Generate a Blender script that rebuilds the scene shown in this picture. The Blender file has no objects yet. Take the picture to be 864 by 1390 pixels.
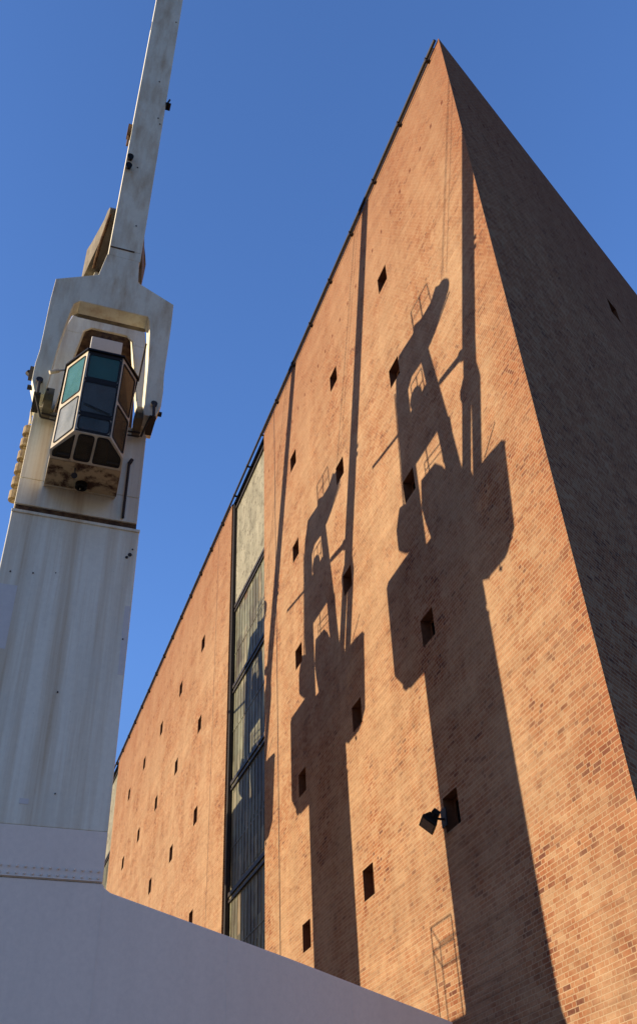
import bpy, bmesh, math, random
from mathutils import Vector, Matrix
random.seed(7)
C = bpy.context.scene.collection
R = math.radians

# ------------------------------------------------------------------ sun
SUN_T, SUN_E = 0.1666, 0.1824          # travel: -T along the wall, -1 towards it, -E down
to_sun = Vector((SUN_T, 1.0, SUN_E)).normalized()
SUN_EL = math.asin(to_sun.z)
SUN_AZ = math.atan2(to_sun.x, to_sun.y)

# ------------------------------------------------------------------ materials
class NT:
    def __init__(self, name):
        self.m = bpy.data.materials.new(name); self.m.use_nodes = True
        self.t = self.m.node_tree; self.t.nodes.clear()
        self.out = self.n('ShaderNodeOutputMaterial')
        self.bsdf = self.n('ShaderNodeBsdfPrincipled')
        self.t.links.new(self.bsdf.outputs[0], self.out.inputs[0])
    def n(self, typ, **kw):
        nd = self.t.nodes.new(typ)
        for k, v in kw.items(): setattr(nd, k, v)
        return nd
    def put(self, sock, v):
        if isinstance(v, bpy.types.NodeSocket): self.t.links.new(v, sock)
        else: sock.default_value = v
    def math(self, op, a, b=0.0, c=None, clamp=False):
        nd = self.n('ShaderNodeMath', operation=op, use_clamp=clamp)
        self.put(nd.inputs[0], a); self.put(nd.inputs[1], b)
        if c is not None: self.put(nd.inputs[2], c)
        return nd.outputs[0]
    def mix(self, fac, a, b, mode='MIX'):
        nd = self.n('ShaderNodeMix', data_type='RGBA', blend_type=mode)
        self.put(nd.inputs[0], fac); self.put(nd.inputs[6], a); self.put(nd.inputs[7], b)
        return nd.outputs[2]
    def ramp(self, fac, stops):
        nd = self.n('ShaderNodeValToRGB'); e = nd.color_ramp.elements
        while len(e) < len(stops): e.new(0.5)
        for el, (p, c) in zip(e, stops):
            el.position = p; el.color = c if len(c) == 4 else (*c, 1)
        self.put(nd.inputs[0], fac); return nd.outputs[0]
    def noise(self, vec, scale, detail=4, rough=0.55, dist=0.0):
        nd = self.n('ShaderNodeTexNoise'); nd.inputs['Scale'].default_value = scale
        nd.inputs['Detail'].default_value = detail; nd.inputs['Roughness'].default_value = rough
        nd.inputs['Distortion'].default_value = dist
        self.t.links.new(vec, nd.inputs['Vector']); return nd.outputs[0]
    def mapping(self, vec, scale=(1, 1, 1), loc=(0, 0, 0)):
        nd = self.n('ShaderNodeMapping'); nd.inputs['Scale'].default_value = scale
        nd.inputs['Location'].default_value = loc
        self.t.links.new(vec, nd.inputs['Vector']); return nd.outputs[0]
    def obj(self): return self.n('ShaderNodeTexCoord').outputs['Object']
    def fin(self, color, rough=0.7, metal=0.0, spec=0.3, bump=None, bstr=0.3, bdist=0.01):
        self.put(self.bsdf.inputs['Base Color'], color); self.put(self.bsdf.inputs['Roughness'], rough)
        self.bsdf.inputs['Metallic'].default_value = metal
        self.bsdf.inputs['Specular IOR Level'].default_value = spec
        if bump is not None:
            b = self.n('ShaderNodeBump'); b.inputs['Strength'].default_value = bstr
            b.inputs['Distance'].default_value = bdist
            self.t.links.new(bump, b.inputs['Height']); self.t.links.new(b.outputs[0], self.bsdf.inputs['Normal'])
        return self.m
def c4(*c): return (*c, 1)
def cramp(N, v, lo, hi): return N.math('MULTIPLY', N.math('SUBTRACT', v, lo), 1.0 / (hi - lo), clamp=True)

def brick_material():
    N = NT('weathered_clinker_brick')
    uv = N.n('ShaderNodeTexCoord').outputs['UV']
    sep = N.n('ShaderNodeSeparateXYZ'); N.t.links.new(uv, sep.inputs[0])
    u, v = sep.outputs[0], sep.outputs[1]
    H, P, HD = 0.1, 0.42, 0.14          # course height, period (stretcher + header), header length
    row_f = N.math('DIVIDE', v, H); row = N.math('FLOOR', row_f)
    wn = N.n('ShaderNodeTexWhiteNoise', noise_dimensions='1D'); N.put(wn.inputs['W'], row)
    shift = N.math('ADD', N.math('MULTIPLY', N.math('MODULO', row, 2.0), 0.5),
                   N.math('MULTIPLY', N.math('FLOOR', N.math('MULTIPLY', wn.outputs[0], 3.0)), 0.3333))
    uf = N.math('ADD', N.math('DIVIDE', u, P), shift)
    cell = N.math('FLOOR', uf); fr = N.math('SUBTRACT', uf, cell)
    head = N.math('LESS_THAN', fr, HD / P)
    bid = N.math('ADD', N.math('MULTIPLY', cell, 2.0), head)
    cv = N.n('ShaderNodeCombineXYZ'); N.put(cv.inputs[0], bid); N.put(cv.inputs[1], row)
    w3 = N.n('ShaderNodeTexWhiteNoise', noise_dimensions='2D'); N.put(w3.inputs['Vector'], cv.outputs[0])
    rnd = w3.outputs[0]
    # distance to the joints, in metres
    du = N.math('MULTIPLY', fr, P)
    d1 = N.math('ABSOLUTE', N.math('SUBTRACT', du, HD))
    d2 = N.math('MINIMUM', du, N.math('SUBTRACT', P, du))
    dv = N.math('MULTIPLY', N.math('SUBTRACT', row_f, row), H)
    d3 = N.math('MINIMUM', dv, N.math('SUBTRACT', H, dv))
    dj = N.math('MINIMUM', N.math('MINIMUM', d1, d2), d3)
    fine = N.noise(uv, 40, 3)
    mort = N.math('SUBTRACT', 1.0, cramp(N, N.math('ADD', dj, N.math('MULTIPLY', N.math('SUBTRACT', fine, 0.5), 0.008)), 0.005, 0.0135))
    big = N.noise(N.mapping(uv, (0.35, 0.22, 1)), 1.0, 5, 0.6)
    mid = N.noise(N.mapping(uv, (0.9, 0.8, 1), (11, 5, 0)), 1.0, 6, 0.65)
    rr = N.math('ADD', rnd, N.math('MULTIPLY', N.math('SUBTRACT', mid, 0.5), 0.9), clamp=True)
    brick = N.ramp(rr, [(0.0, (0.115, 0.05, 0.034)), (0.05, (0.17, 0.07, 0.040)), (0.2, (0.215, 0.090, 0.046)),
                        (0.55, (0.25, 0.118, 0.060)), (0.8, (0.275, 0.148, 0.080)), (1.0, (0.295, 0.188, 0.112))])
    grain = N.noise(uv, 16, 4, 0.7)
    brick = N.mix(0.6, brick, N.ramp(grain, [(0.25, (0.55, 0.55, 0.55)), (0.7, (1.25, 1.2, 1.15))]), 'MULTIPLY')
    # mortar smears of the washed patches
    smear = cramp(N, N.math('ADD', N.math('MULTIPLY', big, 0.75), N.math('MULTIPLY', mid, 0.5)), 0.50, 0.72)
    mot = N.noise(N.mapping(uv, (3.2, 7.5, 1), (7, 3, 0)), 1.0, 5, 0.7)
    washc = N.mix(1.0, c4(0.315, 0.205, 0.122), N.ramp(mot, [(0.3, (0.66, 0.6, 0.55)), (0.48, (0.98, 0.97, 0.96)), (0.72, (1.16, 1.18, 1.2))]), 'MULTIPLY')
    # pale wash cut on the side away from the sun, painting its shade deeper (its u starts at 200)
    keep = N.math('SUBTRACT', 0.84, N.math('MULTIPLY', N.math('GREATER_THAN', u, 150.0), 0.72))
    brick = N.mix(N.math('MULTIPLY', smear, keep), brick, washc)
    col = N.mix(N.math('MULTIPLY', mort, 0.9), brick, c4(0.35, 0.255, 0.162))
    # unwashed strip along the corner, and courses streaked dark as painted joint shadow
    cor = N.math('MULTIPLY', N.math('SUBTRACT', 1.0, cramp(N, N.math('ADD', N.math('ABSOLUTE', u), N.math('MULTIPLY', mid, 1.6)), 1.1, 2.4)), 0.7)
    red = N.mix(N.math('MULTIPLY', mort, 0.85), N.ramp(rnd, [(0, (0.12, 0.045, 0.03)), (0.4, (0.2, 0.07, 0.034)), (1, (0.24, 0.1, 0.05))]), c4(0.33, 0.235, 0.14))
    col = N.mix(cor, col, red)
    cs = N.noise(N.mapping(N.n('ShaderNodeTexCoord').outputs['UV'], (0.25, 10.0, 1), (0, 0.5, 0)), 1.0, 2, 0.5)
    cs = N.math('MULTIPLY', cramp(N, cs, 0.56, 0.7), 0.28)
    col = N.mix(cs, col, c4(0.13, 0.06, 0.034))
    # long horizontal repointing bands and vertical wash
    band = N.noise(N.mapping(uv, (0.05, 1.6, 1), (3, 0, 0)), 1.0, 4, 0.6)
    wash = N.noise(N.mapping(uv, (1.3, 0.05, 1), (0, 9, 0)), 1.0, 4, 0.6)
    col = N.mix(0.5, col, N.ramp(band, [(0.3, (0.74, 0.72, 0.72)), (0.65, (1.12, 1.12, 1.1))]), 'MULTIPLY')
    col = N.mix(0.45, col, N.ramp(wash, [(0.3, (0.78, 0.76, 0.76)), (0.65, (1.1, 1.1, 1.1))]), 'MULTIPLY')
    # crown of the wall: the last metres below the roof turn darker and redder
    top = N.math('MULTIPLY', cramp(N, N.math('ADD', v, N.math('MULTIPLY', mid, 4.0)), 29.0, 38.0), 0.5)
    col = N.mix(top, col, c4(0.19, 0.088, 0.054))
    # row of weep-hole headers one storey strip below the roof
    vu = N.math('MODULO', N.math('ADD', u, 500.0), 0.95)
    hole = N.math('MULTIPLY', N.math('LESS_THAN', vu, 0.14), N.math('LESS_THAN', N.math('ABSOLUTE', N.math('SUBTRACT', v, 33.62)), 0.1))
    col = N.mix(N.math('MULTIPLY', hole, 0.75), col, c4(0.085, 0.026, 0.018))
    hgt = N.math('SUBTRACT', N.math('MULTIPLY', N.noise(uv, 22, 4, 0.7), 0.6), mort)
    return N.fin(col, 0.95, spec=0.02, bump=hgt, bstr=0.6, bdist=0.012)

def paint_material(name, base, dirt, rust, streak=0.5, rustamt=0.35, rough=0.42, spec=0.4):
    N = NT(name); o = N.obj()
    s1 = N.noise(N.mapping(o, (3.2, 3.2, 0.10)), 1.0, 5, 0.6)
    s2 = N.noise(N.mapping(o, (1.1, 1.1, 0.6), (4, 2, 1)), 1.0, 6, 0.65)
    f = N.noise(o, 9.0, 6, 0.7)
    sp = N.noise(o, 26.0, 3, 0.6)
    col = N.mix(N.math('MULTIPLY', cramp(N, s1, 0.42, 0.68), streak), c4(*base), c4(*dirt))
    col = N.mix(N.math('MULTIPLY', cramp(N, s2, 0.5, 0.75), streak * 0.8), col, c4(*[b * 0.82 for b in base]))
    col = N.mix(0.22, col, N.ramp(f, [(0.3, (0.7, 0.7, 0.7)), (0.7, (1.15, 1.15, 1.15))]), 'MULTIPLY')
    rk = N.math('MULTIPLY', cramp(N, N.math('ADD', N.math('MULTIPLY', s1, 0.55), N.math('MULTIPLY', f, 0.5)), 0.60, 0.74), rustamt)
    col = N.mix(rk, col, c4(*rust))
    spots = N.math('MULTIPLY', N.math('GREATER_THAN', sp, 0.735), min(1, rustamt * 2.0))
    col = N.mix(spots, col, c4(0.07, 0.045, 0.03))
    return N.fin(col, N.math('ADD', rough, N.math('MULTIPLY', f, 0.25)), spec=spec, bump=s2, bstr=0.12, bdist=0.02)

def plain(name, base, rough=0.6, metal=0.0, spec=0.3, var=0.25, scale=6.0, second=None, lo=0.45, hi=0.65):
    N = NT(name); o = N.obj()
    f = N.noise(o, scale, 6, 0.65)
    sec = second or tuple(b * 0.55 for b in base)
    col = N.mix(N.math('MULTIPLY', cramp(N, f, lo, hi), 1.0 if second else var * 2), c4(*base), c4(*sec))
    return N.fin(col, rough, metal, spec, bump=f, bstr=0.15, bdist=0.01)

def glass_pane(name, tint, dust, amt, alpha, rough=0.06, spec=0.5):
    N = NT(name); o = N.obj()
    f = N.noise(N.mapping(o, (2.0, 2.0, 1.2)), 1.0, 5, 0.6)
    g = N.noise(o, 14.0, 4, 0.6)
    k = N.math('MULTIPLY', N.math('ADD', N.math('MULTIPLY', f, 0.8), N.math('MULTIPLY', g, 0.3)), amt, clamp=True)
    col = N.mix(k, c4(*tint), c4(*dust))
    N.put(N.bsdf.inputs['Alpha'], N.math('ADD', alpha, N.math('MULTIPLY', N.math('SUBTRACT', f, 0.5), 0.5), clamp=True))
    return N.fin(col, N.math('ADD', rough, N.math('MULTIPLY', g, 0.12)), spec=spec)

def cladding_material():
    """grimy wired-glass strips: each pane with its own tone, gloss and slight tilt"""
    N = NT('grimy_greenish_glazing'); o = N.obj()
    sep = N.n('ShaderNodeSeparateXYZ'); N.t.links.new(o, sep.inputs[0])
    xs = N.math('FLOOR', N.math('DIVIDE', N.math('ADD', sep.outputs[0], 7.5), 0.4961))
    zs = N.math('FLOOR', N.math('DIVIDE', sep.outputs[2], 1.62))
    cv = N.n('ShaderNodeCombineXYZ'); N.put(cv.inputs[0], xs); N.put(cv.inputs[1], zs)
    w = N.n('ShaderNodeTexWhiteNoise', noise_dimensions='2D'); N.put(w.inputs['Vector'], cv.outputs[0])
    col = N.ramp(w.outputs[0], [(0, (0.075, 0.07, 0.05)), (0.25, (0.12, 0.122, 0.086)), (0.6, (0.165, 0.172, 0.122)), (0.85, (0.21, 0.205, 0.145)), (0.94, (0.22, 0.20, 0.135)), (1, (0.13, 0.065, 0.03))])
    st = N.noise(N.mapping(o, (4, 4, 0.3)), 1.0, 6, 0.7)
    bl = N.noise(N.mapping(o, (0.7, 1, 0.45)), 1.0, 7, 0.72)
    col = N.mix(0.85, col, N.ramp(st, [(0.3, (0.45, 0.45, 0.45)), (0.7, (1.3, 1.3, 1.25))]), 'MULTIPLY')
    col = N.mix(N.math('MULTIPLY', cramp(N, bl, 0.46, 0.62), 0.75), col, c4(0.055, 0.042, 0.028))
    col = N.mix(N.math('MULTIPLY', cramp(N, bl, 0.42, 0.30), 0.6), col, c4(0.19, 0.185, 0.145))
    rough = N.math('ADD', 0.35, N.math('MULTIPLY', st, 0.45))
    return N.fin(col, rough, spec=0.14, bump=N.math('ADD', N.math('MULTIPLY', w.outputs[0], 0.5), bl), bstr=0.35, bdist=0.03)

def concrete_material():
    N = NT('crumbling_pale_render'); o = N.obj()
    a = N.noise(N.mapping(o, (0.9, 1, 0.5)), 1.2, 8, 0.72)
    b = N.noise(o, 3.2, 8, 0.75)
    col = N.ramp(a, [(0.3, (0.085, 0.078, 0.06)), (0.44, (0.19, 0.185, 0.14)), (0.65, (0.265, 0.255, 0.195))])
    col = N.mix(cramp(N, b, 0.53, 0.62), col, c4(0.10, 0.092, 0.068))
    return N.fin(col, 0.9, spec=0.15, bump=b, bstr=0.5, bdist=0.03)

def ground_material():
    N = NT('quay_paving'); o = N.obj()
    a = N.noise(o, 0.25, 8, 0.65); b = N.noise(o, 7.0, 5, 0.6)
    br = N.n('ShaderNodeTexBrick'); br.inputs['Scale'].default_value = 1.0
    N.t.links.new(o, br.inputs['Vector'])
    br.inputs['Brick Width'].default_value = 0.3; br.inputs['Row Height'].default_value = 0.2
    br.inputs['Mortar Size'].default_value = 0.012
    br.inputs['Color1'].default_value = c4(0.10, 0.10, 0.095); br.inputs['Color2'].default_value = c4(0.14, 0.135, 0.125)
    br.inputs['Mortar'].default_value = c4(0.06, 0.058, 0.055)
    col = N.mix(0.6, br.outputs[0], N.ramp(a, [(0.3, (0.65, 0.65, 0.65)), (0.7, (1.2, 1.2, 1.15))]), 'MULTIPLY')
    return N.fin(col, 0.85, spec=0.2, bump=b, bstr=0.2)

M = {}
M['brick'] = brick_material()
M['reveal'] = plain('dark_brick_reveal', (0.17, 0.072, 0.036), 0.9, spec=0.1, scale=9)
M['void'] = plain('dark_window_glass', (0.012, 0.011, 0.012), 0.25, spec=0.4)
M['darkmetal'] = plain('dark_weathered_steel', (0.035, 0.03, 0.027), 0.6, 0.3, scale=14)
M['black'] = plain('black_housing', (0.008, 0.008, 0.008), 0.5, spec=0.15)
M['rubber'] = plain('black_gasket', (0.012, 0.011, 0.011), 0.7)
M['rust'] = plain('rusty_brown_steel', (0.13, 0.075, 0.035), 0.85, scale=5, second=(0.045, 0.022, 0.012), lo=0.4, hi=0.62)
M['brownplate'] = plain('blotched_ochre_plate', (0.185, 0.165, 0.12), 0.75, scale=2.2, second=(0.085, 0.068, 0.046), lo=0.4, hi=0.7)  # ochre brown with darker blotches
M['paint'] = paint_material('greenish_grey_crane_paint', (0.77, 0.765, 0.615), (0.55, 0.46, 0.30), (0.20, 0.11, 0.045), 0.9, 0.25)
M['paint_base'] = paint_material('bluish_white_base_paint', (0.80, 0.72, 0.60), (0.72, 0.64, 0.53), (0.3, 0.2, 0.12), 0.3, 0.04)
M['paint_patch'] = paint_material('fresh_grey_touch_up_paint', (0.62, 0.61, 0.56), (0.55, 0.54, 0.48), (0.3, 0.2, 0.12), 0.2, 0.02)
M['cream'] = paint_material('cream_cab_paint', (0.54, 0.49, 0.375), (0.42, 0.33, 0.19), (0.15, 0.065, 0.022), 0.7, 0.75)
M['cabunder'] = plain('rust_eaten_cream_paint', (0.36, 0.28, 0.16), 0.8, scale=3.3, second=(0.05, 0.022, 0.010), lo=0.47, hi=0.62)
M['teal'] = glass_pane('sunlit_teal_glass', (0.02, 0.11, 0.095), (0.16, 0.33, 0.29), 0.6, 0.72)  # sunlit copy of the teal glass, sun put into the paler colour
M['teal_shade'] = glass_pane('shaded_teal_glass', (0.008, 0.06, 0.038), (0.08, 0.22, 0.14), 0.5, 0.62)  # teal glass of the front, its shade put into the darker colour
M['clear_shade'] = glass_pane('shaded_clear_glass', (0.014, 0.026, 0.024), (0.27, 0.27, 0.21), 0.5, 0.40)  # clear front panes, darker tint and thinner dust stand in for shade
M['dusty'] = glass_pane('sunlit_dusty_glass', (0.12, 0.15, 0.15), (0.50, 0.51, 0.46), 0.85, 0.85, 0.12)  # dusty pane on the sunny side, scattered sun put into its pale colour
M['brownglass'] = glass_pane('brown_tinted_glass', (0.022, 0.018, 0.011), (0.13, 0.105, 0.065), 0.6, 0.55, 0.16, 0.25)  # brick reflection of the right panes put into the tint; chin shares it
M['seat'] = plain('worn_brown_seat', (0.20, 0.085, 0.055), 0.7)
M['clad'] = cladding_material()
M['render'] = concrete_material()
M['ground'] = ground_material()
M['roof'] = plain('bitumen_roof', (0.06, 0.06, 0.06), 0.9, scale=2)
M['rope'] = plain('greasy_wire_rope', (0.05, 0.045, 0.04), 0.7, scale=20)
M['copper'] = plain('ochre_insulator_box', (0.30, 0.23, 0.12), 0.7, scale=6, second=(0.12, 0.075, 0.035), lo=0.45, hi=0.7)

# ------------------------------------------------------------------ mesh helpers
class MB:
    """collects shapes in world coordinates; build() links them as ONE mesh object"""
    def __init__(s): s.bm = bmesh.new(); s.uv = s.bm.loops.layers.uv.new('wall')
    def poly(s, pts, uvs=None):
        vs = [s.bm.verts.new(p) for p in pts]
        try: f = s.bm.faces.new(vs)
        except ValueError: return None
        if uvs:
            for l, q in zip(f.loops, uvs): l[s.uv].uv = q
        return f
    def box(s, a, b):
        (x0, y0, z0), (x1, y1, z1) = a, b
        x0, x1 = sorted((x0, x1)); y0, y1 = sorted((y0, y1)); z0, z1 = sorted((z0, z1))
        v = [s.bm.verts.new(p) for p in [(x0,y0,z0),(x1,y0,z0),(x1,y1,z0),(x0,y1,z0),(x0,y0,z1),(x1,y0,z1),(x1,y1,z1),(x0,y1,z1)]]
        for q in [(3,2,1,0),(4,5,6,7),(0,1,5,4),(1,2,6,5),(2,3,7,6),(3,0,4,7)]: s.bm.faces.new([v[i] for i in q])
    def loft(s, A, B, cap=True):
        """two matching rings of points joined by quads and capped"""
        a = [s.bm.verts.new(p) for p in A]; b = [s.bm.verts.new(p) for p in B]; n = len(a)
        for i in range(n): s.bm.faces.new([a[i], a[(i+1) % n], b[(i+1) % n], b[i]])
        if cap: s.bm.faces.new(a[::-1]); s.bm.faces.new(b)
    def prism_y(s, prof, y0, y1):
        s.loft([(x, y0, z) for x, z in prof], [(x, y1, z) for x, z in prof])
    def tube(s, p, q, r, n=10, r2=None):
        p, q = Vector(p), Vector(q); d = (q - p).normalized()
        u = d.orthogonal().normalized(); w = d.cross(u); r2 = r if r2 is None else r2
        A = [p + r * (math.cos(2*math.pi*i/n) * u + math.sin(2*math.pi*i/n) * w) for i in range(n)]
        B = [q + r2 * (math.cos(2*math.pi*i/n) * u + math.sin(2*math.pi*i/n) * w) for i in range(n)]
        s.loft(A, B)
    def path(s, pts, r, n=8):
        for a, b in zip(pts, pts[1:]): s.tube(a, b, r, n)
    def ring(s, c, ax, r0, r1, h, n=20):
        """flat annulus of height h along ax"""
        c = Vector(c); d = Vector(ax).normalized(); u = d.orthogonal().normalized(); w = d.cross(u)
        P = lambda r, k, z: c + d * z + r * (math.cos(2*math.pi*k/n) * u + math.sin(2*math.pi*k/n) * w)
        rings = [[s.bm.verts.new(P(r, k, z)) for k in range(n)] for r, z in ((r0, 0), (r1, 0), (r1, h), (r0, h))]
        for a in range(4):
            A, B = rings[a], rings[(a+1) % 4]
            for k in range(n): s.bm.faces.new([A[k], A[(k+1) % n], B[(k+1) % n], B[k]])
    def build(s, name, mat, parent=None, origin=None, bevel=0.0, smooth=False, segs=2):
        bmesh.ops.recalc_face_normals(s.bm, faces=s.bm.faces)
        o0 = origin if origin is not None else (parent_origin(parent) if parent else Vector((0, 0, 0)))
        bmesh.ops.translate(s.bm, verts=s.bm.verts, vec=-Vector(o0))
        me = bpy.data.meshes.new(name); s.bm.to_mesh(me); s.bm.free()
        for m in (mat if isinstance(mat, (list, tuple)) else [mat]): me.materials.append(m)
        ob = bpy.data.objects.new(name, me); C.objects.link(ob)
        if parent: ob.parent = parent
        else: ob.location = o0
        if smooth:
            for p in me.polygons: p.use_smooth = True
        if bevel:
            b = ob.modifiers.new('edge', 'BEVEL'); b.width = bevel; b.segments = segs; b.limit_method = 'ANGLE'
            b.angle_limit = R(35); b.harden_normals = False
        return ob
def parent_origin(p):
    while p.parent: p = p.parent
    return p.location.copy()
def tag(o, label, cat, group=None):
    o['label'] = label; o['category'] = cat
    if group: o['group'] = group
    return o
def empty(name, loc):
    o = bpy.data.objects.new(name, None); o.location = loc; C.objects.link(o); o.empty_display_size = 0.5
    return o

# ------------------------------------------------------------------ ground
g = MB(); S = 3000
g.poly([(-S, -S, 0), (S, -S, 0), (S, S, 0), (-S, S, 0)])
go = g.build('quay_ground', M['ground']); go['kind'] = 'structure'

# ------------------------------------------------------------------ the brick warehouse
WH = empty('brick_warehouse', (30, 0, 0))
tag(WH, 'towering red brick warehouse with a sharp corner and rows of tiny square windows', 'warehouse')
TH = R(60.0); DX, DY = math.cos(TH), -math.sin(TH)
ROOF = 37.1
S1 = (0.0, 22.5); S2 = (28.95, 65.6); S3 = (72.4, 100.0)
ZROWS = [31.12 - 5.17 * k for k in range(6)]
HW, HH = 0.40, 0.43
SC1 = [6.855 + 5.489 * i for i in range(3)]
SC2 = [34.99 + 5.825 * i for i in range(5)]
SC3 = []
RC = [10.95 + 5.5 * i for i in range(5)]

def wall_with_holes(mb, a, b, cols, P, uoff=0.0):
    us = sorted([a, b] + [c - HW for c in cols] + [c + HW for c in cols])
    zs = sorted([0.0, ROOF] + [z - HH for z in ZROWS] + [z + HH for z in ZROWS])
    for u0, u1 in zip(us, us[1:]):
        for z0, z1 in zip(zs, zs[1:]):
            um, zm = (u0 + u1) / 2, (z0 + z1) / 2
            if any(abs(um - c) < HW * .9 for c in cols) and any(abs(zm - z) < HH * .9 for z in ZROWS): continue
            q = [(u0, z0), (u1, z0), (u1, z1), (u0, z1)]
            mb.poly([P(*t) for t in q], [(t[0] + uoff, t[1]) for t in q])
PL = lambda u, z: (u, 0.0, z)
PR = lambda u, z: (DX * u, DY * u, z)
REC = 0.27                                            # depth of the recessed bays
w = MB()
for (a, b), cols in ((S1, SC1), (S2, SC2), (S3, SC3)): wall_with_holes(w, a, b, cols, PL)
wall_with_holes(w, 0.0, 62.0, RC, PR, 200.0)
for x in (S1[1], S2[0], S2[1], S3[0]):                # returns of the brick at the recesses
    w.poly([(x, 0, 0), (x, -0.6, 0), (x, -0.6, ROOF), (x, 0, ROOF)], [(0, 0), (0.6, 0), (0.6, ROOF), (0, ROOF)])
ex, ey = DX * 62, DY * 62
w.poly([(ex, ey, 0), (100, ey, 0), (100, ey, ROOF), (ex, ey, ROOF)], [(0, 0), (70, 0), (70, ROOF), (0, ROOF)])
w.poly([(100, ey, 0), (100, 0, 0), (100, 0, ROOF), (100, ey, ROOF)], [(0, 0), (53, 0), (53, ROOF), (0, ROOF)])
# keep the corner edges welded so bevel-free facets meet exactly
bmesh.ops.remove_doubles(w.bm, verts=w.bm.verts, dist=1e-5)
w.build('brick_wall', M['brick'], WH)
r = MB()
r.poly([(0.05, -0.08, ROOF - .02), (100, -0.02, ROOF - .02), (100, ey, ROOF - .02), (ex, ey, ROOF - .02)])
r.build('roof', M['roof'], WH)

def make_window(P, N, u, z, dep=0.34):
    """square recess with brick reveals, its steel frame and pane set back"""
    N = Vector(N); e = 0.0
    c = [(u - HW, z - HH), (u + HW, z - HH), (u + HW, z + HH), (u - HW, z + HH)]
    f = MB()
    for i in range(4):
        p, q = c[i], c[(i + 1) % 4]
        P0, P1 = Vector(P(*p)), Vector(P(*q))
        f.poly([P0, P1, P1 - N * (dep + .1), P0 - N * (dep + .1)])
    for (a, b, cc, d) in ((u-HW+.002, z-HH+.002, u+HW-.002, z-HH+.06), (u-HW+.002, z+HH-.06, u+HW-.002, z+HH-.002),
                          (u-HW+.002, z-HH+.06, u-HW+.06, z+HH-.06), (u+HW-.06, z-HH+.06, u+HW-.002, z+HH-.06)):
        A = [Vector(P(*t)) - N * dep for t in ((a, b), (cc, b), (cc, d), (a, d))]
        f.loft(A, [t + N * 0.04 for t in A])
    win = f.build('window', M['reveal'], WH)
    p = MB()
    A = [Vector(P(*t)) - N * (dep + .03) for t in ((u-HW+.004, z-HH+.004), (u+HW-.004, z-HH+.004), (u+HW-.004, z+HH-.004), (u-HW+.004, z+HH-.004))]
    p.loft(A, [t + N * 0.01 for t in A])
    p.build('pane', M['void'], win)
NL, NR = (0, 1, 0), (-math.sin(TH), -math.cos(TH), 0)
for cols in (SC1, SC2):
    for u in cols:
        for z in ZROWS[:5]: make_window(PL, NL, u, z)
for u in SC1 + SC2: make_window(PL, NL, u, ZROWS[5])
for u in RC:
    for z in ZROWS: make_window(PR, NR, u, z)

# recessed bays with cladding between the brick fields
BARS = [29.67, 24.85, 19.8, 14.75, 9.7, 4.65]
def bay(x0, x1):
    m = MB(); m.box((x0, -REC, BARS[0] + .27), (x1, -REC - .3, 36.65)); m.build('rendered_panel', M['render'], WH)
    m = MB(); m.box((x0, -REC + .1, 36.65), (x1, -REC - .3, 36.80)); m.build('coping', M['darkmetal'], WH)
    zs = BARS + [0.0]
    for k in range(len(zs) - 1):
        z1, z0 = zs[k] - .12, zs[k + 1] + .25
        m = MB(); m.box((x0, -REC - .04, z0 - .2), (x1, -REC - .25, z1 + .2))
        n = 13; dx = (x1 - x0) / n
        for i in range(1, n): m.box((x0 + i * dx - .016, -REC - .018, z0), (x0 + i * dx + .016, -REC - .042, z1))
        for zz in ((z0 + z1) / 2 + (.25 if k % 2 else -.4), ): m.box((x0, -REC - .015, zz - .03), (x1, -REC - .043, zz + .03))
        if k >= 2:      # tall narrow lights in the lower storeys
            for i in range(2, 9):
                m.box((x0 + i * dx + .1, -REC - .02, z0 + .25), (x0 + (i + 1) * dx - .1, -REC - .041, (z0 + z1) / 2 - .15))
        m.build('cladding', M['clad'], WH)
    for z in BARS:
        m = MB()
        m.box((x0 - .02, -REC + .07, z + .10), (x1 + .02, -REC - .045, z + .27))
        m.box((x0 - .02, -REC + .05, z - .14), (x1 + .02, -REC - .045, z - .04))  # lower dark box stands in for the ledge's shadow
        bmx = m.build('beam_and_shadow', M['darkmetal'], WH)
        m = MB(); m.box((x0 - .02, -REC, z - .04), (x1 + .02, -REC - .046, z + .10)); m.build('beam_web', M['clad'], bmx)
bay(S1[1], S2[0]); bay(S2[1], S3[0])
m = MB(); m.box((S2[0] - .19, -REC + .19, 0), (S2[0] - .012, -REC - .02, 37.0)); m.build('recess_edge_strip', M['darkmetal'], WH, bevel=.03)  # dark upright strip along the edge of the recess
# expansion joint, roof pipe on brackets
m = MB(); m.box((20.62, .012, 0), (20.665, -.05, 36.9)); m.build('expansion_joint', M['darkmetal'], WH)
m = MB(); m.box((31.9, .006, 0), (31.93, -.05, 36.9)); m.build('expansion_joint', M['darkmetal'], WH)
m = MB(); m.tube((0.1, .11, 37.07), (100, .11, 37.07), .06, 12)
m.tube((0.3, .10, 36.85), (22.5, .10, 36.85), .022, 6); m.tube((28.9, .10, 36.85), (66, .10, 36.85), .022, 6)
rp = m.build('roof_pipe', M['darkmetal'], WH)
x = 0.85
while x < 70:
    if not (S1[1] < x < S2[0]):
        m = MB(); m.box((x - .04, -.02, 36.80), (x + .04, .045, 37.095)); m.box((x - .06, .045, 36.83), (x + .06, .19, 36.90))
        m.box((x - .035, .155, 36.90), (x + .035, .195, 37.08)); m.build('pipe_bracket', M['darkmetal'], rp)
    else:
        m = MB(); m.box((x - .05, -.4, 36.96), (x + .05, .17, 37.02)); m.tube((x, .11, 36.98), (x, .11, 37.10), .085, 8); m.build('pipe_bracket', M['darkmetal'], rp)
    x += 2.72

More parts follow.
